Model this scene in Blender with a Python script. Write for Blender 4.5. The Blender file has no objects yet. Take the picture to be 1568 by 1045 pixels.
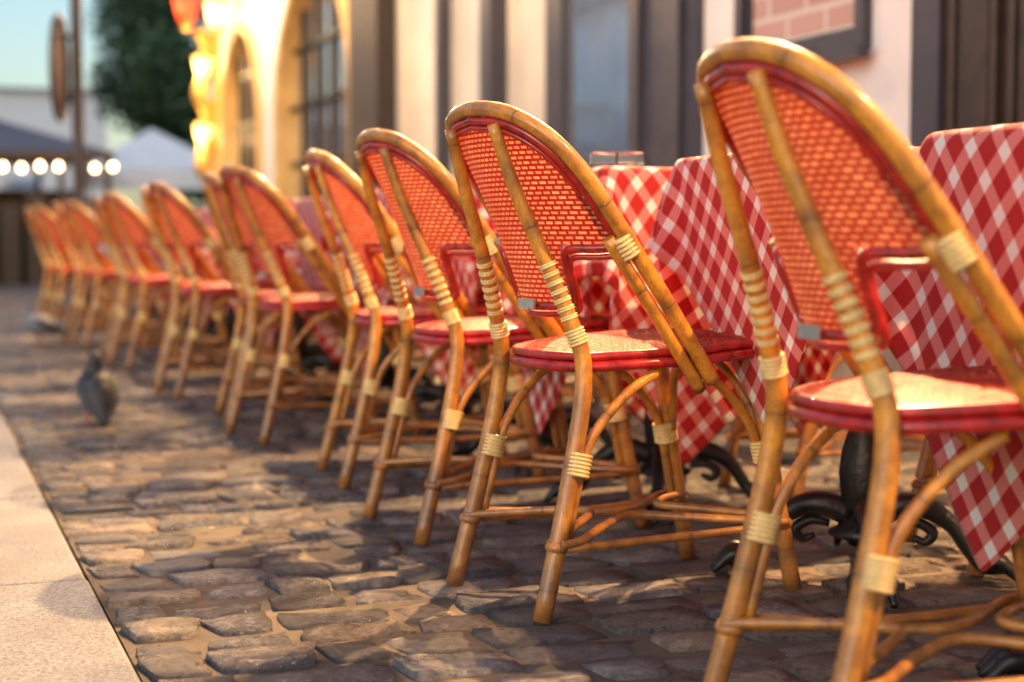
import bpy, math, random
import numpy as np
from mathutils import Vector, Matrix, noise
random.seed(7); np.random.seed(7)
D=bpy.data; S=bpy.context.scene; COL=S.collection
R=math.radians

# ---------------------------------------------------------------- mesh builder
class MB:
    def __init__(s): s.v=[];s.f=[];s.m=[];s.uv=[];s.sm=[]
    def face(s,idx,mat,uv=None,smooth=True):
        s.f.append(idx); s.m.append(mat); s.uv.append(uv or [(0,0)]*len(idx)); s.sm.append(smooth)
    def tube(s,pts,r,mat,seg=10,sub=6,closed=False,cap=True):
        P,rr=smooth_path(pts,r,sub,closed)
        n=len(P); base=len(s.v); L=0; lens=[0]
        for i in range(1,n): L+=(P[i]-P[i-1]).length; lens.append(L)
        T=[]
        for i in range(n):
            if closed: t=P[(i+1)%n]-P[i-1]
            else: t=P[min(i+1,n-1)]-P[max(i-1,0)]
            T.append(t.normalized())
        up=Vector((0,0,1)) if abs(T[0].z)<.9 else Vector((1,0,0))
        N=(up-T[0]*up.dot(T[0])).normalized()
        off=random.random()*3
        for i in range(n):
            N=(N-T[i]*N.dot(T[i]))
            if N.length<1e-6: N=T[i].orthogonal()
            N.normalize(); B=T[i].cross(N)
            for k in range(seg):
                a=2*math.pi*k/seg
                s.v.append(P[i]+(N*math.cos(a)+B*math.sin(a))*rr[i])
        m=n if closed else n-1
        for i in range(m):
            j=(i+1)%n
            for k in range(seg):
                k2=(k+1)%seg
                l1=lens[i]+off; l2=(lens[j] if j else L)+off
                s.face([base+i*seg+k,base+i*seg+k2,base+j*seg+k2,base+j*seg+k],mat,
                   [(k/seg,l1),((k+1)/seg,l1),((k+1)/seg,l2),(k/seg,l2)])
        if cap and not closed:
            s.face([base+k for k in range(seg)][::-1],mat,smooth=False)
            s.face([base+(n-1)*seg+k for k in range(seg)],mat,smooth=False)
    def coil(s,p0,p1,r,rings,mat,seg=12,depth=.18):
        p0=Vector(p0);p1=Vector(p1);n=rings*4+1
        pts=[];rs=[]
        for i in range(n):
            t=i/(n-1); pts.append(p0.lerp(p1,t)); rs.append(r*(1-depth+depth*abs(math.sin(math.pi*t*rings))))
        s.tube(pts,rs,mat,seg=seg,sub=1)
    def lathe(s,prof,c,mat,seg=20,flute=0,fl=0):
        base=len(s.v);n=len(prof)
        for (r,z) in prof:
            for k in range(seg):
                a=2*math.pi*k/seg; q=r*(1-(flute*(k%2)))
                s.v.append(Vector((c[0]+q*math.cos(a),c[1]+q*math.sin(a),c[2]+z)))
        for i in range(n-1):
            for k in range(seg):
                k2=(k+1)%seg
                s.face([base+i*seg+k,base+i*seg+k2,base+(i+1)*seg+k2,base+(i+1)*seg+k],mat)
        s.face([base+k for k in range(seg)][::-1],mat,smooth=False)
        s.face([base+(n-1)*seg+k for k in range(seg)],mat,smooth=False)
    def box(s,a,b,mat):
        base=len(s.v)
        for x in (a[0],b[0]):
            for y in (a[1],b[1]):
                for z in (a[2],b[2]): s.v.append(Vector((x,y,z)))
        for q in [(0,1,3,2),(4,6,7,5),(0,4,5,1),(2,3,7,6),(0,2,6,4),(1,5,7,3)]:
            vs=[s.v[base+i] for i in q]
            n=(vs[1]-vs[0]).cross(vs[2]-vs[0]); ax=max(range(3),key=lambda k:abs(n[k]))
            o=[k for k in range(3) if k!=ax]
            s.face([base+i for i in q],mat,[(w[o[0]],w[o[1]]) for w in vs],smooth=False)
    def grid(s,fn,us,vs,mat,uvf,flip=False):
        base=len(s.v); nv=len(vs); UV=[]
        for u in us:
            for v in vs:
                s.v.append(Vector(fn(u,v))); UV.append(uvf(u,v))
        for i in range(len(us)-1):
            for j in range(nv-1):
                q=[i*nv+j,(i+1)*nv+j,(i+1)*nv+j+1,i*nv+j+1]
                if flip:q=q[::-1]
                s.face([base+k for k in q],mat,[UV[k] for k in q])
    def make(s,name,mats,parent=None,attr=None):
        me=D.meshes.new(name); me.from_pydata([tuple(v) for v in s.v],[],s.f)
        for m in mats: me.materials.append(m)
        me.polygons.foreach_set('material_index',s.m)
        me.polygons.foreach_set('use_smooth',s.sm)
        uvl=me.uv_layers.new(name='UVMap')
        flat=[c for f in s.uv for p in f for c in p]
        uvl.data.foreach_set('uv',flat)
        me.update()
        return place(name,me,parent)
def place(name,me,parent=None,loc=(0,0,0),rz=0,sc=1):
    o=D.objects.new(name,me); COL.objects.link(o); o.location=loc; o.rotation_euler=(0,0,rz); o.scale=(sc,sc,sc)
    if parent:o.parent=parent
    return o
def empty(name,loc=(0,0,0)):
    o=D.objects.new(name,None); COL.objects.link(o); o.location=loc; return o
def smooth_path(pts,r,sub,closed):
    P=[Vector(p) for p in pts]; n=len(P)
    rr=list(r) if isinstance(r,(list,tuple)) else [r]*n
    if sub<=1 or n<3: return P,rr
    out=[];ro=[]
    rng=range(n) if closed else range(n-1)
    for i in rng:
        if closed: a,b,c,d=P[i-1],P[i],P[(i+1)%n],P[(i+2)%n]; r0,r1=rr[i],rr[(i+1)%n]
        else:
            a=P[i-1] if i>0 else P[0]*2-P[1]; b=P[i];c=P[i+1]; d=P[i+2] if i+2<n else P[n-1]*2-P[n-2]; r0,r1=rr[i],rr[i+1]
        for k in range(sub):
            t=k/sub
            out.append(.5*((2*b)+(c-a)*t+(2*a-5*b+4*c-d)*t*t+(3*b-a-3*c+d)*t**3)); ro.append(r0+(r1-r0)*t)
    if not closed: out.append(P[-1]);ro.append(rr[-1])
    return out,ro

# ---------------------------------------------------------------- materials
class NT:
    def __init__(s,name):
        s.mat=D.materials.new(name); s.mat.use_nodes=True; s.t=s.mat.node_tree; s.n=s.t.nodes
        s.b=s.n['Principled BSDF']; s.out=s.n['Material Output']
    def new(s,ty,**kw):
        n=s.n.new(ty)
        for k,v in kw.items(): setattr(n,k,v)
        return n
    def link(s,a,b): s.t.links.new(a,b)
    def coord(s,kind='Object',scale=(1,1,1),rot=(0,0,0)):
        c=s.new('ShaderNodeTexCoord'); m=s.new('ShaderNodeMapping'); m.inputs['Scale'].default_value=scale; m.inputs['Rotation'].default_value=rot
        s.link(c.outputs[kind],m.inputs[0]); return m.outputs[0]
    def noise(s,vec,sc,det=4,rough=.55):
        n=s.new('ShaderNodeTexNoise'); n.inputs['Scale'].default_value=sc; n.inputs['Detail'].default_value=det; n.inputs['Roughness'].default_value=rough
        if vec: s.link(vec,n.inputs['Vector'])
        return n.outputs['Fac']
    def ramp(s,fac,stops,interp='LINEAR'):
        r=s.new('ShaderNodeValToRGB'); cr=r.color_ramp; cr.interpolation=interp
        while len(cr.elements)<len(stops): cr.elements.new(.5)
        for e,(p,c) in zip(cr.elements,stops): e.position=p; e.color=(*c,1) if len(c)==3 else c
        s.link(fac,r.inputs[0]); return r.outputs[0]
    def math(s,op,a,b=None):
        m=s.new('ShaderNodeMath',operation=op)
        for i,x in enumerate((a,b)):
            if x is None: continue
            if isinstance(x,(int,float)): m.inputs[i].default_value=x
            else: s.link(x,m.inputs[i])
        return m.outputs[0]
    def mix(s,fac,a,b,mode='MIX'):
        m=s.new('ShaderNodeMix',data_type='RGBA',blend_type=mode)
        for i,x in ((0,fac),(6,a),(7,b)):
            if isinstance(x,(int,float)): m.inputs[i].default_value=x
            elif isinstance(x,tuple): m.inputs[i].default_value=(*x,1)
            else: s.link(x,m.inputs[i])
        return m.outputs[2]
    def col(s,c):
        if isinstance(c,tuple): s.b.inputs['Base Color'].default_value=(*c,1)
        else: s.link(c,s.b.inputs['Base Color'])
        return s
    def rough(s,r):
        if isinstance(r,(int,float)): s.b.inputs['Roughness'].default_value=r
        else: s.link(r,s.b.inputs['Roughness'])
        return s
    def bump(s,h,dist,st=1):
        b=s.new('ShaderNodeBump'); b.inputs['Distance'].default_value=dist; b.inputs['Strength'].default_value=st
        s.link(h,b.inputs['Height']); s.link(b.outputs[0],s.b.inputs['Normal']); return s
def plain(name,c,rough=.5,var=.15,sc=20,metal=0,bumpd=0,coat=0):
    n=NT(name); v=n.coord('Object'); f=n.noise(v,sc,5)
    lo=tuple(x*(1-var) for x in c); hi=tuple(min(1,x*(1+var)) for x in c)
    n.col(n.ramp(f,[(.3,lo),(.7,hi)])).rough(n.ramp(f,[(.3,(rough*.85,)*3),(.7,(min(1,rough*1.15),)*3)]))
    n.b.inputs['Metallic'].default_value=metal
    n.b.inputs['Coat Weight'].default_value=coat
    if bumpd: n.bump(f,bumpd)
    return n.mat
def emis(name,c,st):
    n=NT(name); n.col(c); n.b.inputs['Emission Color'].default_value=(*c,1); n.b.inputs['Emission Strength'].default_value=st
    return n.mat

def rattan(name,hi,lo,weather=True):
    n=NT(name)
    oi=n.new('ShaderNodeObjectInfo'); c0=n.new('ShaderNodeTexCoord'); va=n.new('ShaderNodeVectorMath',operation='ADD')
    n.link(c0.outputs['Object'],va.inputs[0]); n.link(oi.outputs['Location'],va.inputs[1]); v=va.outputs[0]
    f=n.noise(v,20,6,.65); f2=n.noise(n.coord('Object',(110,110,12)),3,3)
    base=n.ramp(f,[(.30,lo),(.54,hi),(.75,tuple(min(1,x*1.2) for x in hi))])
    base=n.mix(n.math('MULTIPLY',n.ramp(f2,[(.45,(0,0,0)),(.7,(1,1,1))]),.35),base,tuple(x*.5 for x in lo))
    uv=n.new('ShaderNodeUVMap'); sp=n.new('ShaderNodeSeparateXYZ'); n.link(uv.outputs[0],sp.inputs[0])
    fr=n.math('FRACT',n.math('MULTIPLY',n.math('ADD',sp.outputs[1],n.math('MULTIPLY',f,.02)),4.3))
    ring=n.math('LESS_THAN',fr,.016)
    burn=n.ramp(fr,[(0,(1,1,1)),(.10,(0,0,0)),(.9,(0,0,0)),(1,(.8,.8,.8))])
    base=n.mix(n.math('MULTIPLY',n.math('MULTIPLY',burn,f),1.0),base,(.10,.035,.012))
    base=n.mix(n.math('MULTIPLY',ring,.45),base,(.07,.03,.012))
    bl=n.ramp(n.noise(v,7,4,.7),[(.50,(0,0,0)),(.68,(.7,.7,.7))])
    base=n.mix(bl,base,(.22,.085,.025))
    # slight colour difference from chair to chair
    tone=n.ramp(oi.outputs['Random'],[(0,(.80,.76,.72)),(1,(1.08,1.06,1.0))])
    base=n.mix(1,base,tone,'MULTIPLY')
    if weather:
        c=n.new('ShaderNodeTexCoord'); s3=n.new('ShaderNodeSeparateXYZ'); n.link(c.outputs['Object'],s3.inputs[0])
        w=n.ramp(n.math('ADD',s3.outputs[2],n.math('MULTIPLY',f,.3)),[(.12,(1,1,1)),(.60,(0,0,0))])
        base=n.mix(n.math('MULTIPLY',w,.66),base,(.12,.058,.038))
    n.col(base).rough(n.ramp(f,[(.3,(.40,)*3),(.7,(.22,)*3)]))
    n.b.inputs['Coat Weight'].default_value=.4; n.b.inputs['Coat Roughness'].default_value=.15
    n.bump(n.math('ADD',f2,ring),.0014)
    return n.mat
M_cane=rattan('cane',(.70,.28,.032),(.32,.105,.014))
M_caneR=plain('cane_red',(.38,.014,.010),.3,.5,30,coat=.35)
M_bind=plain('cane_binding',(.74,.50,.20),.42,.2,60)
def weave(name,ca,cb,bw=.0165,rh=.0088,mo=.0022,bd=.003,rg=.3,coat=.15,tl=.25,spec=.5,ms=.3):
    n=NT(name); uv=n.new('ShaderNodeUVMap')
    b=n.new('ShaderNodeTexBrick'); n.link(uv.outputs[0],b.inputs['Vector']); b.offset=.5
    for k,v in (('Scale',1),('Mortar Size',mo),('Mortar Smooth',ms),('Brick Width',bw),('Row Height',rh),('Bias',0)): b.inputs[k].default_value=v
    b.inputs['Color1'].default_value=(*ca,1); b.inputs['Color2'].default_value=(*[x*.65 for x in ca],1); b.inputs['Mortar'].default_value=(*cb,1)
    nz=n.noise(n.coord('Object'),9,4)
    c=n.mix(n.ramp(nz,[(.35,(0,0,0)),(.75,(.55,.55,.55))]),b.outputs['Color'],cb)
    n.col(c).rough(rg); n.b.inputs['Coat Weight'].default_value=coat; n.b.inputs['Specular IOR Level'].default_value=spec
    inv=n.math('SUBTRACT',1,b.outputs['Fac']); n.bump(inv,bd)
    tr=n.new('ShaderNodeBsdfTranslucent'); n.link(c,tr.inputs[0])
    mx=n.new('ShaderNodeMixShader'); mx.inputs[0].default_value=tl
    n.link(n.b.outputs[0],mx.inputs[1]); n.link(tr.outputs[0],mx.inputs[2]); n.link(mx.outputs[0],n.out.inputs[0])
    return n.mat
M_weaveB=weave('woven_back',(.80,.32,.16),(.28,.010,.006),bw=.0175,rh=.0092,mo=.0026,tl=.25)
M_weaveS=weave('woven_seat',(.80,.23,.09),(.34,.006,.005),.040,.0125,.0038,.004,.5,0,.08,.15)
M_plate=plain('metal_plate',(.7,.66,.6),.3,.1,80,metal=.8)
M_iron=plain('cast_iron',(.014,.012,.012),.42,.4,40,metal=.2,bumpd=.003)
M_wood=plain('table_wood',(.2,.09,.04),.5,.3,15)

def gingham():
    n=NT('gingham_cloth'); uv=n.new('ShaderNodeUVMap'); sp=n.new('ShaderNodeSeparateXYZ'); n.link(uv.outputs[0],sp.inputs[0])
    def st(o):
        return n.math('LESS_THAN',n.math('FRACT',n.math('ADD',n.math('MULTIPLY',o,1/.058),100)),.60)
    a=st(sp.outputs[0]); b=st(sp.outputs[1])
    fac=n.math('MULTIPLY',n.math('ADD',a,b),.5)
    tw=n.math('FRACT',n.math('MULTIPLY',n.math('ADD',sp.outputs[0],sp.outputs[1]),260))
    mid=n.mix(n.math('LESS_THAN',tw,.45),(.72,.08,.065),(.90,.50,.44))
    c=n.ramp(fac,[(0,(.92,.88,.84)),(.3,(0,0,0)),(.8,(.54,.014,.012))],'CONSTANT')
    ismid=n.math('MULTIPLY',n.math('GREATER_THAN',fac,.3),n.math('LESS_THAN',fac,.8))
    c=n.mix(ismid,c,mid)
    n.col(c).rough(.75); n.b.inputs['Sheen Weight'].default_value=.15
    n.bump(n.noise(uv.outputs[0],420,2),.0008)
    tr=n.new('ShaderNodeBsdfTranslucent'); n.link(c,tr.inputs[0])
    mx=n.new('ShaderNodeMixShader'); mx.inputs[0].default_value=.38
    n.link(n.b.outputs[0],mx.inputs[1]); n.link(tr.outputs[0],mx.inputs[2]); n.link(mx.outputs[0],n.out.inputs[0])
    return n.mat
M_cloth=gingham()

# ---------------------------------------------------------------- chair
def build_chair():
    m=MB(); C,RD,BD,WB,WS,PL=0,1,2,3,4,5
    hh=[(.062,.216,.432),(.0,.222,.515),(-.07,.224,.61),(-.15,.220,.72),(-.222,.207,.82),(-.282,.178,.888),(-.326,.110,.931),(-.343,0,.945)]
    full=[(x,-y,z) for x,y,z in hh]+[(x,y,z) for x,y,z in hh[:-1][::-1]]
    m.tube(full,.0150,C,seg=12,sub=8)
    cen=Vector((-.22,0,.66))
    def inset(p,d,back=0):
        v=(cen-Vector(p)); v.x*=.4; v.normalize(); q=Vector(p)+v*d; q.x-=back; return q
    lowz=.685
    dense,_=smooth_path(hh,0,14,False)
    zs=np.array([p.z for p in dense]); ys=np.array([p.y for p in dense]); xs=np.array([p.x for p in dense])
    def hx(z): return float(np.interp(z,zs,xs))
    def hy(z): return float(np.interp(z,zs,ys))
    iw=int(np.argmax(ys))
    ytab=ys[iw:][::-1]; ztab=zs[iw:][::-1]
    def topz(y): return float(np.interp(abs(y),ytab,ztab))
    def xc(z): return float(np.interp(z,[.40,.47,.58,.69,.80,.90,.95],[-.17,-.178,-.207,-.245,-.287,-.327,-.344]))
    def surf(y,z,off=0):
        q=min(1,abs(y)/max(.02,hy(z))); return (xc(z)+(hx(z)-xc(z))*q*q+off,y,z)
    for dd,bk,rad,sg in ((.0215,.004,.0085,10),(.0355,.006,.0052,8)):
        redp=[inset(p,dd,bk) for p in dense if p.z>lowz-.01]
        redp=redp[::3]+[redp[-1]]
        rp=[(p.x,-p.y,p.z) for p in redp]+[tuple(p) for p in redp[:-1][::-1]]
        m.tube(rp,rad,RD,seg=sg,sub=3)
    for s in (-1,1):
        lo=[(p[0]-.023,s*(p[1]-.009),p[2]-.018) for p in hh[:4]]
        m.tube(lo,.0125,C,seg=10,sub=6)
        a=Vector((-.118-.008,s*.2175,.676-.006)); b=Vector((-.144-.008,s*.216,.712-.006))
        m.coil(a,b,.0235,5,BD)
        leg=[(-.292,.178,0),(-.228,.168,.25),(-.192,.160,.45),(-.216,.143,.56),(-.264,.116,.69),(-.307,.098,.80),(-.344,.086,.912)]
        leg=[(x,s*y,z) for x,y,z in leg]
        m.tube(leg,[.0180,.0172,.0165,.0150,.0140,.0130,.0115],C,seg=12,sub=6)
        L,_=smooth_path(leg,0,10,False)
        def at(P,z):
            for i in range(len(P)-1):
                if P[i].z<=z<=P[i+1].z or P[i].z>=z>=P[i+1].z:
                    t=(z-P[i].z)/(P[i+1].z-P[i].z+1e-9); return P[i].lerp(P[i+1],t)
            return P[0]
        for k in range(7):
            z0=.552+k*.016
            m.coil(at(L,z0),at(L,z0+.0085),.0172,2,BD if k%1==0 else C,depth=.1)
        m.coil(at(L,.505),at(L,.535),.0198,5,BD)
        fl=[(.290,.182,0),(.248,.175,.2),(.222,.17,.33),(.198,.165,.475)]
        fl=[(x,s*y,z) for x,y,z in fl]
        m.tube(fl,[.0180,.0172,.0165,.016],C,seg=12,sub=5)
        F,_=smooth_path(fl,0,8,False)
        for P,d in ((L,1),(F,-1)):
            p1=at(P,.14);p2=at(P,.27);p3=at(P,.34);p4=at(P,.45)
            o=.023
            br=[p1+Vector((d*o,-s*.006,0)),p2+Vector((d*o,-s*.004,0)),p3+Vector((d*(o+.014),0,0)),Vector((p4.x+d*.085,s*.175,.412)),Vector((p4.x+d*.155,s*.18,.452))]
            m.tube(br,.0098,C,seg=8,sub=5)
            c1=at(P,.262)+Vector((d*.010,0,0)); c2=at(P,.305)+Vector((d*.011,0,0))
            m.coil(c1,c2,.0268,6,BD,seg=14,depth=.12)
            br=[at(P,.29)+Vector((d*.004,-s*.02,0)),at(P,.35)+Vector((0,-s*.03,0)),Vector((p4.x+d*.005,s*.10,.42)),Vector((p4.x+d*.005,s*.05,.452))]
            if d<0: m.tube(br,.0085,C,seg=8,sub=5)
            q=at(P,.135); m.coil(q-Vector((0,0,.010)),q+Vector((0,0,.010)),.0235,1,C,depth=.25)
        a=at(L,.14);b=at(F,.14)
        m.tube([a+Vector((-.004,s*.018,0)),a+Vector((.05,s*.006,.004)),(-.10,s*.085,.146),(0,s*.028,.15),(.10,s*.085,.146),b+Vector((-.05,s*.006,.004)),b+Vector((.004,s*.018,0))],.0088,C,seg=8,sub=5)
        m.tube([a+Vector((.01,s*.012,-.008)),(0,s*.172,.128),b+Vector((-.01,s*.012,-.008))],.0085,C,seg=8,sub=4)
    for P0,d in (((-.256,.172),1),((.262,.176),-1)):
        x,y=P0
        m.tube([(x-d*.016,-y,.142),(x+d*.03,-y*.8,.148),(x+d*.13,-y*.33,.158),(x+d*.175,0,.160),(x+d*.13,y*.33,.158),(x+d*.03,y*.8,.148),(x-d*.016,y,.142)],.0085,C,seg=8,sub=5)
    yp=.112; zb=.578; zw=.692
    def part(y0,y1,n,zlow):
        ycols=[y0+(y1-y0)*i/n for i in range(n+1)]
        ts=[i/22 for i in range(23)]
        def fn(y,t):
            zt=max(topz(y)-.016,zlow+.004); z=zlow+(zt-zlow)*t; return surf(y,z,-.001)
        def uvf(y,t):
            zt=max(topz(y)-.016,zlow+.004); return (y*1.0+5,zlow+(zt-zlow)*t)
        m.grid(fn,ycols,ts,WB,uvf)
    part(-yp,yp,16,zb)
    part(yp,.212,10,zw); part(-.212,-yp,10,zw)
    rim=[]
    for y,z in [(.210,zw-.004),(.17,zw-.008),(.135,zw-.008),(.118,zw-.018),(.113,zw-.045),(.111,.62),(.106,.588),(.09,.577),(.04,.574),(0,.573)]:
        rim.append(surf(y,z,-.004))
    rr=[(x,-y,z) for x,y,z in rim]+rim[:-1][::-1]
    m.tube(rr,.0085,RD,seg=10,sub=3)
    rr2=[(x+.012,y*.985,z-.016) for x,y,z in rr if z<.70]
    m.tube(rr2,.0065,RD,seg=8,sub=3)
    x,y,z=surf(0,.577,-.016); m.box((x-.003,-.03,z-.010),(x+.001,.03,z+.010),PL)
    # seat: slightly domed and rising to the front
    def tilt(x): return .022*max(0,(x+.2))/.44
    def outline(a):
        c,sn=math.cos(a),math.sin(a)
        x=.018+.226*math.copysign(abs(c)**.68,c)
        w=.196+.020*(x/.21)
        y=w*math.copysign(abs(sn)**.68,sn)
        return x,y
    for z,rad,ex in ((.480,.0090,0),(.4615,.0105,.004)):
        pts=[]
        for i in range(64):
            a=2*math.pi*i/64; x,y=outline(a)
            bul=0
            for (lx,ly) in ((-.19,.16),(-.19,-.16),(.20,.165),(.20,-.165),(.03,.21),(.03,-.21)):
                bul+=.011*math.exp(-((x-lx)**2+(y-ly)**2)/.0011)
            k=1+(ex+bul-.003)/.21
            pts.append((x*k,y*k,z-bul*.35+tilt(x)))
        m.tube(pts,rad,RD,seg=8,sub=2,closed=True)
    na,nr=120,26
    def fs(a,t):
        x,y=outline(a); x*=t; y*=t
        return (x,y,.4875+.010*(1-t**4)+tilt(x)+.0012*math.sin(x*500)*(1 if t<.97 else 0))
    m.grid(fs,[2*math.pi*i/na for i in range(na+1)],[max(.001,i/nr) for i in range(nr+1)],WS,lambda a,t:(outline(a)[1]*t+5,outline(a)[0]*t+5),flip=True)
    m.grid(lambda a,t:(outline(a)[0]*t,outline(a)[1]*t,.458+tilt(outline(a)[0]*t)),[2*math.pi*i/48 for i in range(49)],[max(.001,i/3) for i in range(4)],C,lambda a,t:(outline(a)[1]*t,outline(a)[0]*t))
    return m.make('bistro_chair',[M_cane,M_caneR,M_bind,M_weaveB,M_weaveS,M_plate])
chair0=build_chair()
chair_me=chair0.data
chairs=[ # x,y,rot
 (1.345,1.795,-5),(1.33,2.84,8),(1.36,3.60,4),(1.43,4.42,-4),(1.37,5.46,8),(1.42,6.08,-5),(1.35,7.10,5),(1.40,7.72,-9),(1.34,8.80,9),(1.36,9.5,-3),
 (1.29,10.55,9),(1.27,11.15,-5),(1.22,12.15,5),(1.20,12.8,-7)]
chair0.location=(chairs[0][0],chairs[0][1],0); chair0.rotation_euler=(0,0,R(chairs[0][2]))
for (x,y,r) in chairs[1:]: place('bistro_chair',chair_me,None,(x,y,0),R(r))
tabs=[1.86,2.75,3.68,4.52,5.38,6.25,7.0,7.85,8.7,9.55,10.4,11.25,12.1,12.95]
for i,y in enumerate(tabs):
    place('bistro_chair',chair_me,None,(2.42+random.uniform(-.05,.08),y+random.uniform(-.08,.08)+.04,0),R(180+random.uniform(-14,14)))

# ---------------------------------------------------------------- table
T=.875
def build_table():
    m=MB()
    prof=[(.070,.085),(.074,.095),(.055,.105),(.048,.12),(.040,.125),(.034,.14),(.046,.155),(.050,.19),(.053,.22),(.048,.26),(.036,.30),(.028,.325),(.036,.335),(.036,.345),(.022,.36),(.020,.5),(.019,.66),(.028,.675),(.028,.69),(.020,.71),(.045,.76),(.12,.80),(.13,T-.04)]
    m.lathe(prof,(0,0,0),0,seg=32,flute=.12)
    for k in range(4):
        a=R(60+90*k); c,s=math.cos(a),math.sin(a)
        P=[(.03,.13),(.08,.150),(.13,.145),(.18,.11),(.215,.060),(.25,.035),(.29,.030)]
        m.tube([(c*r,s*r,z) for r,z in P],[.026,.027,.023,.017,.016,.024,.016],0,seg=10,sub=4)
        m.tube([(c*r,s*r,z) for r,z in ((.07,.11),(.11,.115),(.14,.095),(.125,.075),(.10,.085))],[.008,.011,.012,.010,.007],0,seg=8,sub=4)
        for w in (-.42,0,.42):
            cc,ss=math.cos(a+w*.30),math.sin(a+w*.30)
            m.tube([(cc*.24,ss*.24,.044),(cc*.268,ss*.268,.046),(cc*.29,ss*.29,.030),(cc*.312,ss*.312,.008)],[.011,.016,.012,.007],0,seg=8,sub=4)
    m.box((-.29,-.26,T-.042),(.29,.26,T-.010),1)
    return m.make('bistro_table',[M_iron,M_wood])
tb=build_table(); tb.location=(1.84,tabs[0],0)
for y in tabs[1:]: place('bistro_table',tb.data,None,(1.84,y,0))

def sim_cloth(N,size,rot,hx,hy,seed,off=(0,0)):
    rs=np.random.RandomState(seed)
    g=np.linspace(-size/2,size/2,N); A,B=np.meshgrid(g,g,indexing='ij')
    c,s=math.cos(rot),math.sin(rot)
    P=np.stack([A*c-B*s+off[0],A*s+B*c+off[1],np.full_like(A,T)],-1).reshape(-1,3)
    P[:,2]+=rs.uniform(-.002,.002,len(P))
    inside=(np.abs(P[:,0])<hx)&(np.abs(P[:,1])<hy)
    P[inside,2]=T
    w=np.where(inside,0.,1.)
    ii=np.arange(N*N).reshape(N,N); h=size/(N-1)
    groups=[]
    def add(a,b,key,L,k):
        a=a.ravel();b=b.ravel();key=key.ravel()
        for q in np.unique(key):
            mk=key==q; groups.append((a[mk],b[mk],L,k))
    I,J=np.meshgrid(np.arange(N),np.arange(N),indexing='ij')
    add(ii[:-1],ii[1:],I[:-1]%2,h,1); add(ii[:,:-1],ii[:,1:],J[:,:-1]%2,h,1)
    add(ii[:-1,:-1],ii[1:,1:],I[:-1,:-1]%2,h*1.41421,.25); add(ii[:-1,1:],ii[1:,:-1],I[:-1,1:]%2,h*1.41421,.25)
    add(ii[:-2],ii[2:],(I[:-2]//2)%2,2*h,.12); add(ii[:,:-2],ii[:,2:],(J[:,:-2]//2)%2,2*h,.12)
    V=np.zeros_like(P); V[:,:2]=rs.normal(0,.15,(len(P),2)); V*=w[:,None]
    dt=1/70
    phase=rs.uniform(0,6.28,3)
    for st in range(240):
        V[:,2]-=9.8*dt
        if st<200:
            ang=np.arctan2(P[:,1],P[:,0]); wv=np.sin(ang*14+phase[0])+.8*np.sin(ang*23+phase[1])+.15
            rad=np.stack([np.cos(ang),np.sin(ang)],-1); V[:,:2]+=rad*(wv*.085)[:,None]
        V*=.972
        Q=P+V*dt*w[:,None]
        for it in range(12):
            for a,b,L,k in groups:
                d=Q[b]-Q[a]; l=np.sqrt((d*d).sum(1))+1e-9; ws=w[a]+w[b]; ws[ws==0]=1
                corr=(d*((l-L)/l*k/ws)[:,None])
                Q[a]+=corr*w[a][:,None]; Q[b]-=corr*w[b][:,None]
            e=.006; ax=hx+e-np.abs(Q[:,0]); ay=hy+e-np.abs(Q[:,1])
            pen=(ax>0)&(ay>0)&(w>0)&(Q[:,2]<T)
            near_top=pen&(Q[:,2]>T-.02)
            Q[near_top,2]=T
            Q[:,2]=np.minimum(Q[:,2],T+.002)
            pen=pen&~near_top
            px=pen&(ax<ay); py=pen&~(ax<ay)
            Q[px,0]=np.sign(Q[px,0])*(hx+e); Q[py,1]=np.sign(Q[py,1])*(hy+e)
        V=(Q-P)/dt; P=Q
    m=MB(); m.v=[Vector(p) for p in P]
    for i in range(N-1):
        for j in range(N-1):
            q=[(i,j),(i+1,j),(i+1,j+1),(i,j+1)]
            m.face([int(ii[a,b]) for a,b in q],0,[(g[a],g[b]) for a,b in q])
    o=m.make('tablecloth',[M_cloth])
    md=o.modifiers.new('s','SUBSURF'); md.levels=1; md.render_levels=1
    sd=o.modifiers.new('t','SOLIDIFY'); sd.thickness=.0015
    return o
cl=[sim_cloth(60,1.34,R(38),.325,.29,1,(0,.0)),sim_cloth(58,1.16,R(57),.325,.29,5,(-.02,.01))]
def copy_cloth(src,x,y,r):
    o=src.copy(); o.name='tablecloth'; COL.objects.link(o); o.location=(x,y,0); o.rotation_euler=(0,0,r); return o
cl[0].location=(1.86,tabs[0],0); cl[1].location=(1.86,tabs[1],0)
for i,y in enumerate(tabs[2:]):
    copy_cloth(cl[i%2],1.86,y,math.pi if (i//2)%2==0 else 0)

# glass ashtrays
ng=NT('clear_glass'); ng.b.inputs['Transmission Weight'].default_value=1; ng.rough(.03); ng.col((.97,.95,.93)); M_glass=ng.mat
def ashtray(x,y):
    m=MB(); a=.048;h=.034;t=.006;z=T+.004
    m.box((-a,-a,0),(a,a,t),0)
    m.box((-a,-a,t),(-a+t,a,h),0);m.box((a-t,-a,t),(a,a,h),0);m.box((-a+t,-a,t),(a-t,-a+t,h),0);m.box((-a+t,a-t,t),(a-t,a,h),0)
    o=m.make('glass_ashtray',[M_glass]); o.location=(x,y,z); o.rotation_euler=(0,0,.3)
    b=o.modifiers.new('b','BEVEL'); b.width=.002
ashtray(1.62,3.50); ashtray(1.8,4.5); ashtray(1.8,6.2)

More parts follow.
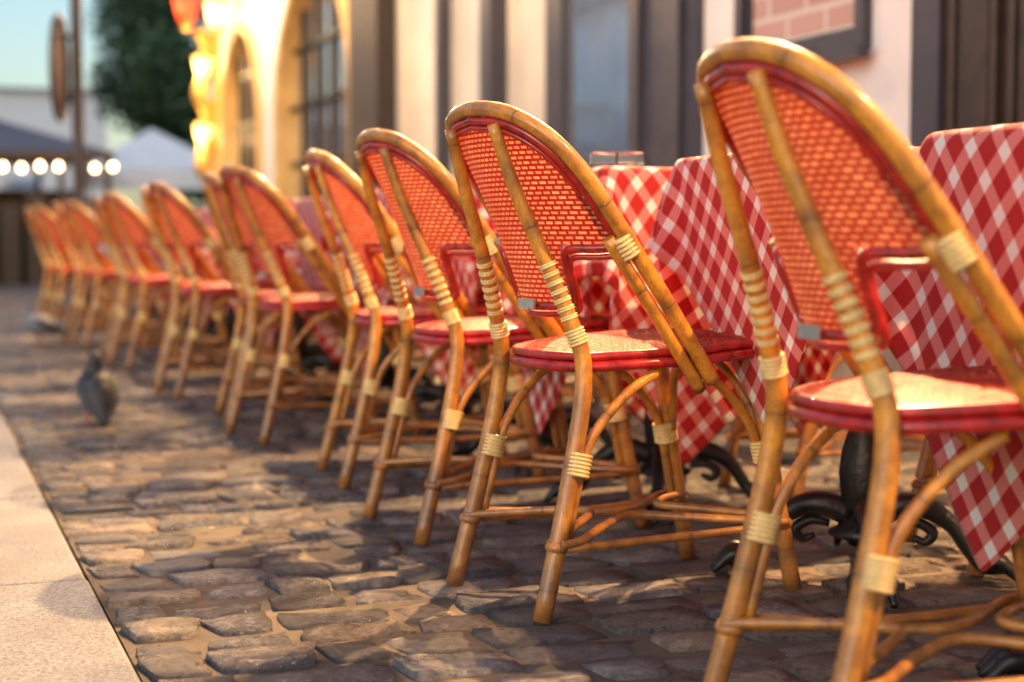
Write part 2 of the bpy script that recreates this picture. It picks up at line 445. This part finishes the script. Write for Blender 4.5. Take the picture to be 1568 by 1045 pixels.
# ---------------------------------------------------------------- ground
n=NT('street_asphalt'); v=n.coord('Object'); f=n.noise(v,3,6); n.col(n.ramp(f,[(.3,(.05,.048,.05)),(.7,(.10,.095,.09))])).rough(.7); n.bump(n.noise(v,120,3),.004); M_street=n.mat
m=MB(); m.box((-400,-200,-.6),(400,600,-.13),0); m.make('ground',[M_street])
n=NT('cobble_mortar'); v=n.coord('Object'); f=n.noise(v,6,6); f2=n.noise(v,180,4,.7)
n.col(n.ramp(f,[(.3,(.05,.037,.030)),(.7,(.17,.115,.075))])).rough(.7); n.bump(f2,.006); M_mortar=n.mat
n=NT('cobble_paving_far'); v=n.coord('Object'); b=n.new('ShaderNodeTexBrick'); n.link(v,b.inputs[0])
for k,q in (('Scale',1),('Mortar Size',.01),('Brick Width',.2),('Row Height',.13)): b.inputs[k].default_value=q
b.inputs['Color1'].default_value=(.17,.15,.16,1); b.inputs['Color2'].default_value=(.11,.10,.11,1); b.inputs['Mortar'].default_value=(.08,.06,.05,1)
n.col(b.outputs[0]).rough(.45); M_far=n.mat
m=MB(); m.box((.333,-6,-.5),(3.7,22,-.009),0); m.box((.333,22.0,-.5),(60,80,-.004),1); m.make('pavement',[M_mortar,M_far])
n=NT('cobble_stone'); at=n.new('ShaderNodeAttribute'); at.attribute_name='tint'; v=n.coord('Object')
f=n.noise(v,9,9,.72); f2=n.noise(v,60,6,.75)
c=n.mix(1,at.outputs['Color'],n.ramp(f,[(.32,(.34,.34,.37)),(.5,(.85,.84,.84)),(.68,(1.65,1.56,1.45))]),'MULTIPLY')
c=n.mix(1,c,n.ramp(f2,[(.35,(.50,.49,.50)),(.65,(1.3,1.3,1.3))]),'MULTIPLY')
c=n.mix(n.ramp(n.noise(v,1.7,5),[(.5,(0,0,0)),(.72,(.35,.35,.35))]),c,(.21,.13,.075))
wet=n.noise(v,2.6,5,.6)
n.col(c).rough(n.ramp(n.math('ADD',n.math('MULTIPLY',wet,.7),n.math('MULTIPLY',f2,.3)),[(.40,(.19,)*3),(.62,(.48,)*3)]))
n.bump(n.math('ADD',n.math('MULTIPLY',f,2.2),f2),.014); M_stone=n.mat
def cobbles():
    V=[];F=[];C=[]
    S_=[-1,-.93,-.5,0,.5,.93,1]; T_=[-1,-.88,-.35,.35,.88,1]
    y=-1.0
    def line(k,x): return .022*noise.noise(Vector((x*1.3,k*7.7,1)))+.008*noise.noise(Vector((x*6,k*3.1,5)))
    k=0
    while y<22:
        w=random.uniform(.10,.15); x=.338
        first=True
        while x<3.48:
            L=random.uniform(.11,.27)
            if first: L*=random.uniform(.4,1); first=False
            if x+L>3.48: L=3.48-x
            if L<.05: break
            g=random.uniform(.002,.007); x0=x+g; x1=x+L-g
            base=random.choice([(.16,.14,.13),(.22,.18,.15),(.13,.12,.125),(.19,.17,.165),(.28,.215,.165),(.09,.085,.095),(.20,.185,.195)])
            kk=random.uniform(.7,1.25); col=(base[0]*kk,base[1]*kk,base[2]*kk,1)
            h0=random.uniform(-.004,.004); tx=random.uniform(-.03,.03); ty=random.uniform(-.045,.045)
            b0=len(V); sk=[random.uniform(-.018,.018) for _ in range(2)]
            cr=[random.uniform(.0,.16) for _ in range(4)]
            for s in S_:
                for t in T_:
                    ci=(0 if s<0 else 1)+(0 if t<0 else 2)
                    u=s*(1-cr[ci]*t**4*.7); q=t*(1-cr[ci]*s**4)
                    px=(x0+x1)/2+(x1-x0)/2*u+(sk[0] if s<0 else sk[1])*t*abs(s)
                    lo=y+line(k,px)+g; hi=y+w+line(k+1,px)-g
                    py=(lo+hi)/2+(hi-lo)/2*q
                    px+=.007*noise.noise(Vector((px*17,py*17,2))); py+=.006*noise.noise(Vector((px*17,py*17,6)))
                    e=max(abs(s),abs(t))
                    z=h0+tx*(px-x)+ty*(py-y)+noise.noise(Vector((px*9,py*9,3)))*.006+noise.noise(Vector((px*28,py*28,9)))*.004
                    if e>.99: z=-.035
                    elif e>.8: z-=.003
                    V.append((px,py,z)); C.append(col)
            nt=len(T_)
            for i in range(len(S_)-1):
                for j in range(nt-1):
                    F.append((b0+i*nt+j,b0+(i+1)*nt+j,b0+(i+1)*nt+j+1,b0+i*nt+j+1))
            x+=L
        y+=w; k+=1
    me=D.meshes.new('cobblestones'); me.from_pydata(V,[],F); me.materials.append(M_stone)
    me.polygons.foreach_set('use_smooth',[True]*len(F))
    ca=me.color_attributes.new('tint','FLOAT_COLOR','POINT'); ca.data.foreach_set('color',[c for q in C for c in q])
    place('cobblestones',me)
cobbles()
n=NT('kerb_granite'); v=n.coord('Object'); f=n.noise(v,110,4,.85); f2=n.noise(v,4,6,.65)
c=n.ramp(f,[(.36,(.07,.07,.08)),(.5,(.235,.23,.25)),(.66,(.37,.36,.39))]); c=n.mix(n.ramp(f2,[(.42,(0,0,0)),(.68,(.6,.6,.6))]),c,(.13,.115,.11))
n.col(c).rough(.5); n.bump(f,.005); M_kerb=n.mat
m=MB()
ky=[-2.2,-1.1,0,1.08,2.2,3.30,4.42,5.5,6.6,7.7,8.85,9.9,11,12.1,13.2,14.3,15.4,16.5,17.6,18.7,19.8,20.9,22]
for a,b in zip(ky,ky[1:]): m.box((.02,a+.006,-.2),(.326+random.uniform(-.003,.003),b-.006,.001+random.uniform(-.002,.003)),0)
o=m.make('kerb',[M_kerb]); bv=o.modifiers.new('b','BEVEL'); bv.width=.009; bv.segments=3

# ---------------------------------------------------------------- cafe building
M_wall=plain('painted_wall',(.80,.77,.74),.8,.06,3,bumpd=.004)
M_cream=plain('cream_panel',(.74,.67,.55),.3,.15,1.2,coat=.6)
M_slate=plain('slate_frame',(.045,.042,.056),.4,.15,8)
M_dwood=plain('dark_wood',(.030,.018,.013),.45,.35,12,bumpd=.003)
M_ochre=plain('ochre_trim',(.66,.40,.14),.45,.15,4)
M_plinth=plain('stone_plinth',(.50,.42,.33),.8,.2,6,bumpd=.01)
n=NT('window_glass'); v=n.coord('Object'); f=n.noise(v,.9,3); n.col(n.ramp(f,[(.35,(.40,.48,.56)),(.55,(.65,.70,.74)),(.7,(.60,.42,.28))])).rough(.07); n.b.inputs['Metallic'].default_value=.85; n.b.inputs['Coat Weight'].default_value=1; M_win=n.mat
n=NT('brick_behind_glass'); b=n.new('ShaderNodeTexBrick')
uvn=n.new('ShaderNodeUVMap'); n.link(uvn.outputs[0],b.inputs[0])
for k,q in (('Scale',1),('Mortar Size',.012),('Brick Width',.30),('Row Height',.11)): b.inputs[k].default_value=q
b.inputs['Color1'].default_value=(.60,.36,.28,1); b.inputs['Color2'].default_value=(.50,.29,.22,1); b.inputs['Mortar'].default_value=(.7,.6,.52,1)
n.col(b.outputs[0]).rough(.12); n.b.inputs['Coat Weight'].default_value=1; M_brick=n.mat  # bricks drawn in the pane's own colour under a glossy coat
bld=empty('cafe_building')
X=3.5
H=8.5
YE=19.75
m=MB()
def wall(y0,y1,z0,z1,mat=0,x=X,th=.3): m.box((x,y0,z0),(x+th,y1,z1),mat)
wall(-6,4.0,0,H); wall(4.87,5.225,0,H); wall(5.225,6.235,0,1.50); wall(5.225,6.235,2.75,H); wall(6.235,6.60,0,H)
wall(6.60,12.62,2.95,H)
wall(4.0,4.87,2.95,H)
def arch_wall(y0,y1,ya,yb,zs,top,zbase=.45):
    wall(y0,ya,0,H); wall(yb,y1,0,H); wall(ya,yb,0,zbase)
    n_=24; c=(ya+yb)/2; r=(yb-ya)/2; base=len(m.v)
    pts=[(c-r*math.cos(math.pi*i/n_),zs+(top-zs)*math.sin(math.pi*i/n_)) for i in range(n_+1)]
    for (y,z) in pts:
        for q in ((X,z),(X,H),(X+.28,z)): m.v.append(Vector((q[0],y,q[1])))
    for i in range(n_):
        a=base+i*3;b=a+3
        m.face([a,a+1,b+1,b],0,smooth=False); m.face([a,b,b+2,a+2],4,smooth=False)
    m.box((X+.001,ya-.0,zbase+.001),(X+.28,ya+.03,zs),4); m.box((X+.001,yb-.03,zbase+.001),(X+.28,yb,zs),4)
    path=[(X-.02,ya-.05,zbase)]+[(X-.02,ya-.05,zs*.6)]+[(X-.02,c-(r+.05)*math.cos(math.pi*i/16),zs+(top+.05-zs)*math.sin(math.pi*i/16)) for i in range(17)]+[(X-.02,yb+.05,zs*.6),(X-.02,yb+.05,zbase)]
    m.tube(path,.055,4,seg=8,sub=2)
    m.box((X+.12,ya,zbase),(X+.14,yb,top+.05),3)
    for k in range(1,5):
        y=ya+(yb-ya)*k/5; m.box((X+.07,y-.03,zbase),(X+.11,y+.03,top),2)
    for z in (.9,1.45,2.0,2.55): m.box((X+.075,ya,z-.02),(X+.105,yb,z+.02),2)
arch_wall(12.62,16.2,12.8,15.55,1.9,3.15)
arch_wall(16.2,YE-.3,16.5,18.5,1.85,3.0)
wall(YE-.3,YE,0,H)
m.box((X+.3,YE-.2,0),(12,YE,H),0); m.box((X+.3,-6,0),(12,-5.8,H),0); m.box((X+.0,-6,H),(12,YE,H+.2),1)
m.box((X-.04,-6,0),(X-.001,4.0,.45),5); m.box((X-.04,4.87,0),(X-.001,6.60,.45),5); m.box((X-.04,12.62,0),(X-.001,YE,.45),5)
m.make('walls',[M_wall,M_slate,M_dwood,M_win,M_ochre,M_plinth],bld)
m=MB()
m.box((X-.05,4.0,0),(X+.2,4.70,2.95),0)
for y0,y1 in ((4.06,4.32),(4.38,4.64)):
    m.box((X-.075,y0,.3),(X-.052,y0+.035,2.7),0); m.box((X-.075,y1-.035,.3),(X-.052,y1,2.7),0)
    m.box((X-.07,y0+.05,.3),(X-.052,y1-.05,2.7),0)
m.box((X-.07,4.702,0),(X+.2,4.868,2.95),1)
m.make('dark_wood_column',[M_dwood,M_slate],bld)
m=MB()
def frame(y0,y1,z0,z1,w,x0,x1,mat):
    m.box((x0,y0,z0),(x1,y1,z0+w),mat); m.box((x0,y0,z1-w),(x1,y1,z1),mat)
    m.box((x0,y0,z0+w),(x1,y0+w,z1-w),mat); m.box((x0,y1-w,z0+w),(x1,y1,z1-w),mat)
frame(5.22,6.24,1.44,2.78,.06,X-.045,X+.06,0)
frame(5.285,6.175,1.502,2.715,.035,X-.015,X+.07,0)
m.box((X-.10,5.17,1.40),(X-.046,6.29,1.445),0)
m.box((X-.002,5.3,1.5),(X+.05,6.2,2.75),1)
m.make('brick_window',[M_slate,M_brick],bld)
m=MB()
m.box((X-.05,6.60,0),(X+.15,7.33,2.95),0)
m.box((X-.075,6.72,.3),(X-.052,6.76,2.8),0); m.box((X-.075,7.17,.3),(X-.052,7.21,2.8),0)
m.box((X-.0,7.33,0),(X+.12,8.19,.75),0)
m.box((X-.02,7.33,.75),(X-.01,8.19,2.95),2)
m.box((X-.06,8.19,0),(X+.14,8.43,2.95),0)
m.box((X+.06,8.43,0),(X+.1,9.35,2.95),3)
m.box((X-.06,9.35,0),(X+.14,9.55,2.95),0)
m.box((X+.06,9.55,0),(X+.1,10.46,2.95),3)
m.box((X-.03,10.46,0),(X+.14,10.55,2.95),0)
m.box((X+.06,10.55,0),(X+.1,11.78,2.95),3)
m.box((X-.10,11.78,0),(X+.14,12.62,2.95),1)
m.box((X-.13,6.60,2.951),(X-.001,12.62,3.4),0)
for a,b in ((8.43,9.35),(9.55,10.46),(10.55,11.78)): m.box((X-.0,a,0),(X+.058,b,.5),0)
m.make('shopfront',[M_slate,M_dwood,M_win,M_cream],bld)
m=MB()
for y in (-3,0,3,6,9,12,15,18):
    frame(y,y+1.1,4.6,6.4,.08,X-.04,X-.001,0); m.box((X-.012,y+.08,4.68),(X-.003,y+1.02,6.32),1)
m.make('upper_windows',[M_slate,M_win],bld)

# ---------------------------------------------------------------- lamps on the facade
M_bulb=emis('lit_bulb',(1,.66,.32),14)
M_gold=plain('gilded_metal',(.85,.5,.12),.3,.1,20,metal=.7)
def gooseneck(y,z=3.0,x=2.2,e=70,col=(1,.62,.30),rad=.05):
    p=empty('gooseneck_wall_lamp',(x,y,z))
    m=MB(); m.tube([(X-x,0,.05),(X-x-.2,0,.35),(.25,0,.42),(.03,0,.25),(0,0,.12)],.012,0,seg=8,sub=6)
    m.lathe([(.03,.12),(.05,.11),(.07,.08),(.14,.01),(.15,0),(.145,.0),(.13,.01),(.06,.075)],(0,0,0),0,seg=20)
    m.make('arm_and_shade',[M_iron],p)
    m=MB(); m.lathe([(.004,.0),(.025,.012),(.03,.03),(.02,.055),(.01,.07)],(0,0,.0),0,seg=12); m.make('bulb',[M_bulb],p)
    l=D.lights.new('lamp_light','POINT'); l.energy=e; l.color=col; l.shadow_soft_size=rad
    o=D.objects.new('lamp_light',l); COL.objects.link(o); o.parent=p; o.location=(0,0,-.07)
gooseneck(6.3,3.2,2.4,60); gooseneck(9.2,3.2,2.4,100); gooseneck(12.2,3.5,2.3,220); gooseneck(16.0,3.9,2.5,280)
def spotlamp(y,tx,ty,e,z=3.6,x=3.2,ang=100,col=(1,.61,.27)):
    p=empty('facade_spotlight',(x,y,z)); 
    d=(Vector((tx,ty,0))-Vector((x,y,z))).normalized(); q=d.to_track_quat('-Z','Y')
    m=MB(); m.lathe([(.05,.16),(.075,.14),(.085,.02),(.095,0),(.09,-.001),(.075,.02)],(0,0,0),0,seg=20)
    m.tube([(0,.09,.08),(0,.15,.10),(0,.2,.16)],.012,0,seg=8)
    o=m.make('housing',[M_iron],p); o.rotation_euler=q.to_euler()
    m=MB(); m.tube([(0,0,.1),(.12,0,.16),(X-x,0,.16)],.014,0,seg=8); m.make('arm',[M_iron],p)
    l=D.lights.new('spot_light','SPOT'); l.energy=e; l.color=col; l.shadow_soft_size=.03; l.spot_size=R(ang); l.spot_blend=.8
    o=D.objects.new('spot_light',l); COL.objects.link(o); o.parent=p; o.location=d*.03; o.rotation_euler=q.to_euler()
spotlamp(4.9,1.25,3.05,2900,ang=74)
spotlamp(.2,1.4,1.9,1400,ang=75)
spotlamp(8.3,1.3,6.5,2300,ang=80)
spotlamp(12.0,1.3,10.3,1800,ang=85)
def lantern(x,y,z,s=1,e=60,mat=None):
    p=empty('wall_lantern',(x,y,z)); m=MB()
    m.lathe([(.05,-.30),(.10,-.26),(.03,-.24),(.09,-.20),(.17,.16),(.19,.18),(.05,.30),(.03,.34),(.05,.37),(.01,.42)],(0,0,0),0,seg=6)
    m.tube([((X-x)/s,0,.1),((X-x)/s-.1,0,.5),(.05,0,.6),(0,0,.42)],.02,0,seg=8,sub=5)
    m.make('frame',[M_gold],p)
    m=MB(); m.lathe([(.10,-.19),(.178,.15)],(0,0,0),0,seg=6); m.make('glass_panes',[mat or emis('lantern_glow',(1,.62,.22),3.5)],p)
    p.scale=(s,s,s)
    l=D.lights.new('lantern_light','POINT'); l.energy=e; l.color=(1,.6,.25); l.shadow_soft_size=.1
    o=D.objects.new('lantern_light',l); COL.objects.link(o); o.location=(-.3,0,0); o.parent=p
lantern(3.33,18.95,2.75,.7,45); lantern(3.33,18.95,1.95,.7,45); lantern(3.25,17.6,3.2,.75,50)
lantern(3.12,18.9,3.45,.9,10,emis('red_lantern_glow',(1,.07,.02),1.4))
m=MB()
m.tube([(3.42,18.95,1.3),(3.30,18.95,1.6),(3.40,18.95,2.1),(3.28,18.95,2.45),(3.40,18.95,2.9),(3.28,18.95,3.2)],[.05,.11,.07,.10,.05,.09],0,seg=10,sub=6)
m.box((3.44,18.8,1.3),(3.498,19.1,3.3),0)
m.make('gilded_sign_bracket',[M_gold])

# ---------------------------------------------------------------- far things
M_pole=plain('dark_metal_pole',(.05,.035,.035),.4,.3,10)
M_sign=plain('sign_face',(.10,.055,.055),.5,.2,5)
p=empty('signpost',(1.42,14.5,0)); m=MB()
m.lathe([(.12,0),(.12,.25),(.07,.35),(.055,.6),(.05,4.2),(.07,4.25),(.02,4.4)],(0,0,0),0,seg=14)
m.make('pole',[M_pole],p); m=MB()
pts=[(-.15+.08*math.cos(a),.2*math.cos(a),2.22+.45*math.sin(a)) for a in [2*math.pi*i/24 for i in range(24)]]
m.tube(pts,.03,0,seg=8,sub=2,closed=True)
b0=len(m.v); m.v+= [Vector(q) for q in pts]; m.face(list(range(b0,b0+24)),1,smooth=False)
m.tube([(0,0,2.5),(-.1,.05,2.5)],.02,0); m.tube([(0,0,1.95),(-.1,.05,1.95)],.02,0)
m.make('oval_sign',[M_pole,M_sign],p)

p=empty('market_pavilion'); m=MB()
m.v+=[Vector(q) for q in ((-6,25,2.05),(3.0,25,2.05),(3.0,30,2.05),(-6,30,2.05),(-3.5,27.5,2.75),(1.2,27.5,2.75))]
for f in ((0,1,5,4),(1,2,5),(2,3,4,5),(3,0,4)): m.face(list(f),0,smooth=False)
m.box((-6,25.02,1.93),(3.0,25.1,2.045),1)
for x in (-5.5,-3.2,-1,.9,2.2,2.9):
    m.box((x-.05,25.1,0),(x+.05,25.2,2.05),1); m.box((x-.05,29.7,0),(x+.05,29.8,2.05),1)
m.box((-5.5,26.2,0),(2.7,26.8,1.1),1); m.box((-5.5,29.5,0),(2.9,29.6,1.6),2)
for x in (.8,1.3,1.7,2.4): m.box((x,25.5,0),(x+.3,25.9,1.25+random.random()*.2),random.choice((1,2)))
m.make('roof_and_posts',[plain('pavilion_roof',(.14,.13,.15),.7),M_dwood,plain('rust_panel',(.12,.05,.03),.6)],p)
m=MB()
for i in range(26):
    x=2.95-i*.27; z=1.83-.04*math.sin(i*.9)**2
    m.lathe([(.01,-.05),(.035,-.03),(.04,0),(.025,.03),(.01,.045)],(x,24.9,z),0,seg=10)
m.make('string_lights',[emis('string_bulb',(1,.60,.28),30)],p)
M_tent=plain('tent_canvas',(.82,.82,.84),.7,.05,3)
p=empty('white_tent',(4.2,29.5,0)); m=MB()
m.v+=[Vector(q) for q in ((-1.3,-1.3,1.95),(1.3,-1.3,1.95),(1.3,1.3,1.95),(-1.3,1.3,1.95),(0,0,2.75))]
for f in ((0,1,4),(1,2,4),(2,3,4),(3,0,4)): m.face(list(f),0,smooth=False)
m.box((-1.3,-1.31,1.6),(1.3,-1.29,1.949),0); m.box((-1.31,-1.28,1.6),(-1.29,1.28,1.949),0)
for x in (-1.25,1.25):
    for y in (-1.25,1.25): m.box((x-.03,y-.03,0),(x+.03,y+.03,1.95),0)
m.make('canopy',[M_tent],p)
M_white=plain('white_render',(.86,.86,.87),.8,.05,1)
M_roof=plain('zinc_roof',(.50,.53,.57),.5,.1,2)
def house(name,x0,x1,y0,y1,h,rh):
    p=empty(name); m=MB(); m.box((x0,y0,0),(x1,y1,h),0)
    b=len(m.v); ym=(y0+y1)/2
    m.v+=[Vector(q) for q in ((x0-.3,y0-.3,h+.01),(x1+.3,y0-.3,h+.01),(x1+.3,y1+.3,h+.01),(x0-.3,y1+.3,h+.01),(x0-.3,ym,h+rh),(x1+.3,ym,h+rh))]
    for f in ((0,1,5,4),(1,2,5),(2,3,4,5),(3,0,4)): m.face([b+i for i in f],1,smooth=False)
    z=1.0
    while z+1.5<h:
        x=x0+1
        while x+1<x1:
            m.box((x-.1,y0-.06,z-.1),(x+1.0,y0-.001,z-.0),1); m.box((x,y0-.03,z),(x+.9,y0-.002,z+1.4),2); x+=2.2
        z+=2.8
    m.make('walls_roof_windows',[M_white,M_roof,M_win],p)
house('white_house',-14,5.3,46,56,4.9,.5)
house('white_house',-30,-16,30,60,9,2)

# trees
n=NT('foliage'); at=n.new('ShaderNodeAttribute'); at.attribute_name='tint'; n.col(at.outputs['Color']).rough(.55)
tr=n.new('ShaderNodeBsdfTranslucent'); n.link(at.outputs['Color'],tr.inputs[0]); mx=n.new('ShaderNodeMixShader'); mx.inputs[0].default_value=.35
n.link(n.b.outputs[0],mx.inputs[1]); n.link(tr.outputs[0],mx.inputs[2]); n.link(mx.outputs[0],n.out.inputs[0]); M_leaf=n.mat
M_bark=plain('bark',(.10,.07,.05),.9,.3,12,bumpd=.02)
def tree(x,y,cz,rad,zr,nl,seed):
    random.seed(seed); p=empty('leafy_tree',(x,y,0)); m=MB()
    m.tube([(0,0,0),(.1,0,cz*.35),(0,.1,cz*.7),(.1,0,cz+zr*.4)],[.22,.17,.13,.05],0,seg=10,sub=5)
    cl=[]
    for k in range(42):
        a=random.uniform(0,6.28); q=random.uniform(-.95,1); rr=math.sqrt(max(0,1-q*q*.7))*random.uniform(.45,.9)
        c=Vector((math.cos(a)*rad*rr,math.sin(a)*rad*rr,cz+zr*q*.85)); cl.append((c,random.uniform(.4,.75)*rad*.5,random.uniform(.65,1.45)))
        m.tube([(0,0,cz*.55+random.uniform(0,zr*.6)),c*.5+Vector((0,0,cz*.45)),c],[.07,.04,.015],0,seg=6,sub=3)
    m.make('trunk_and_limbs',[M_bark],p)
    V=[];F=[];C=[]
    for i in range(nl):
        c,r,br=random.choice(cl); d=Vector((random.gauss(0,1),random.gauss(0,1),random.gauss(0,1))).normalized()*r*random.uniform(.5,1.05)
        q=c+d; sz=random.uniform(.06,.13); u=Vector((random.gauss(0,1),random.gauss(0,1),random.gauss(0,1))).normalized(); w=u.orthogonal().normalized()
        b=len(V); V+= [q-u*sz,q+w*sz*.5,q+u*sz,q-w*sz*.5]; F.append((b,b+1,b+2,b+3))
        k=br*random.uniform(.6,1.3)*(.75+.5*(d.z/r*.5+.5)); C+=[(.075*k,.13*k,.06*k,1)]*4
    me=D.meshes.new('leaves'); me.from_pydata([tuple(v) for v in V],[],F); me.materials.append(M_leaf)
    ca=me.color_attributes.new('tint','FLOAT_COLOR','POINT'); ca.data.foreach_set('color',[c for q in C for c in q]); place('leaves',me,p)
tree(6.65,35.5,4.6,3.0,3.3,36000,3)
tree(10.5,41,5.2,3.0,3.2,9000,4)
random.seed(11)

# ---------------------------------------------------------------- pigeons
M_pig=plain('pigeon_dark',(.03,.03,.035),.6,.5,40); M_pigl=plain('pigeon_grey',(.20,.21,.25),.6,.3,30); M_pigf=plain('pigeon_leg',(.35,.10,.08),.5)
M_pigm=plain('pigeon_wing',(.045,.045,.055),.7,.3,30)
def pigeon(x,y,rz,sc,mats,pitch=0):
    p=empty('pigeon',(x,y,0)); p.rotation_euler=(0,0,rz); p.scale=(sc,)*3
    ca,sa=math.cos(pitch),math.sin(pitch)
    def tf(q):
        dx,dz=q[0],q[2]-.10
        return (dx*ca-dz*sa,q[1],.10+dx*sa+dz*ca)
    m=MB()
    m.tube([tf(q) for q in [(-.15,0,.075),(-.12,0,.085),(-.08,0,.10),(-.035,0,.118),(.02,0,.138),(.05,0,.160),(.062,0,.185),(.066,0,.205),(.072,0,.222),(.084,0,.230),(.102,0,.226)]],
           [.012,.024,.046,.063,.068,.054,.036,.027,.025,.023,.008],0,seg=14,sub=4)
    m.tube([tf(q) for q in [(.098,0,.224),(.112,0,.220),(.124,0,.214)]],[.007,.005,.001],2,seg=8,sub=2)
    for s in (-1,1):
        m.tube([tf(q) for q in [(.045,s*.052,.155),(.0,s*.060,.142),(-.055,s*.050,.122),(-.11,s*.025,.098),(-.155,s*.01,.082)]],[.012,.022,.022,.014,.004],1,seg=10,sub=4)
        m.tube([(0,s*.025,.095),(.005,s*.027,.05),(0,s*.027,.006)],[.014,.006,.004],2,seg=8,sub=3)
        for a in (-.5,0,.5): m.tube([(0,s*.027,.005),(.035*math.cos(a),s*.027+.035*math.sin(a),.004)],.003,2,seg=6)
        m.tube([(0,s*.027,.005),(-.02,s*.027,.004)],.003,2,seg=6)
        m.tube([tf((.089,s*.018,.231)),tf((.089,s*.0225,.231))],.004,3,seg=8)
    m.make('body',mats,p)
M_eye=plain('eye',(.6,.15,.03),.2)
pigeon(.65,6.15,R(100),1.0,[M_pig,M_pigm,M_pigf,M_eye],R(30))
pigeon(.80,10.9,R(190),1.05,[M_pigl,M_pigm,M_pigf,M_eye])

# ---------------------------------------------------------------- world, sun, camera
w=D.worlds.new('World'); S.world=w; w.use_nodes=True; nt=w.node_tree
SUNAZ=232; SUNEL=22
sky=nt.nodes.new('ShaderNodeTexSky'); sky.sky_type='NISHITA'; sky.sun_disc=False
sky.sun_elevation=R(SUNEL); sky.sun_rotation=R(SUNAZ); sky.air_density=1.4; sky.dust_density=1.6; sky.ozone_density=3.5
bg=nt.nodes['Background']; bg.inputs[1].default_value=.20; nt.links.new(sky.outputs[0],bg.inputs[0])
sl=D.lights.new('sun','SUN'); sl.energy=.35; sl.angle=R(14); sl.color=(1,.87,.72)
so=D.objects.new('sun',sl); COL.objects.link(so)
az=R(SUNAZ); el=R(SUNEL)
d=Vector((math.sin(az)*math.cos(el),math.cos(az)*math.cos(el),math.sin(el)))
so.rotation_euler=d.to_track_quat('Z','Y').to_euler()
cam=D.cameras.new('cam'); co=D.objects.new('camera',cam); COL.objects.link(co); S.camera=co
co.location=(0,0,.70); co.rotation_euler=(R(90-3.7),0,R(-21)); cam.lens=55; cam.sensor_width=36; cam.clip_end=2000; cam.clip_start=.05
cam.dof.use_dof=True; cam.dof.focus_distance=2.85; cam.dof.aperture_fstop=2.1
S.view_settings.view_transform='Standard'; S.view_settings.look='None'; S.view_settings.exposure=0
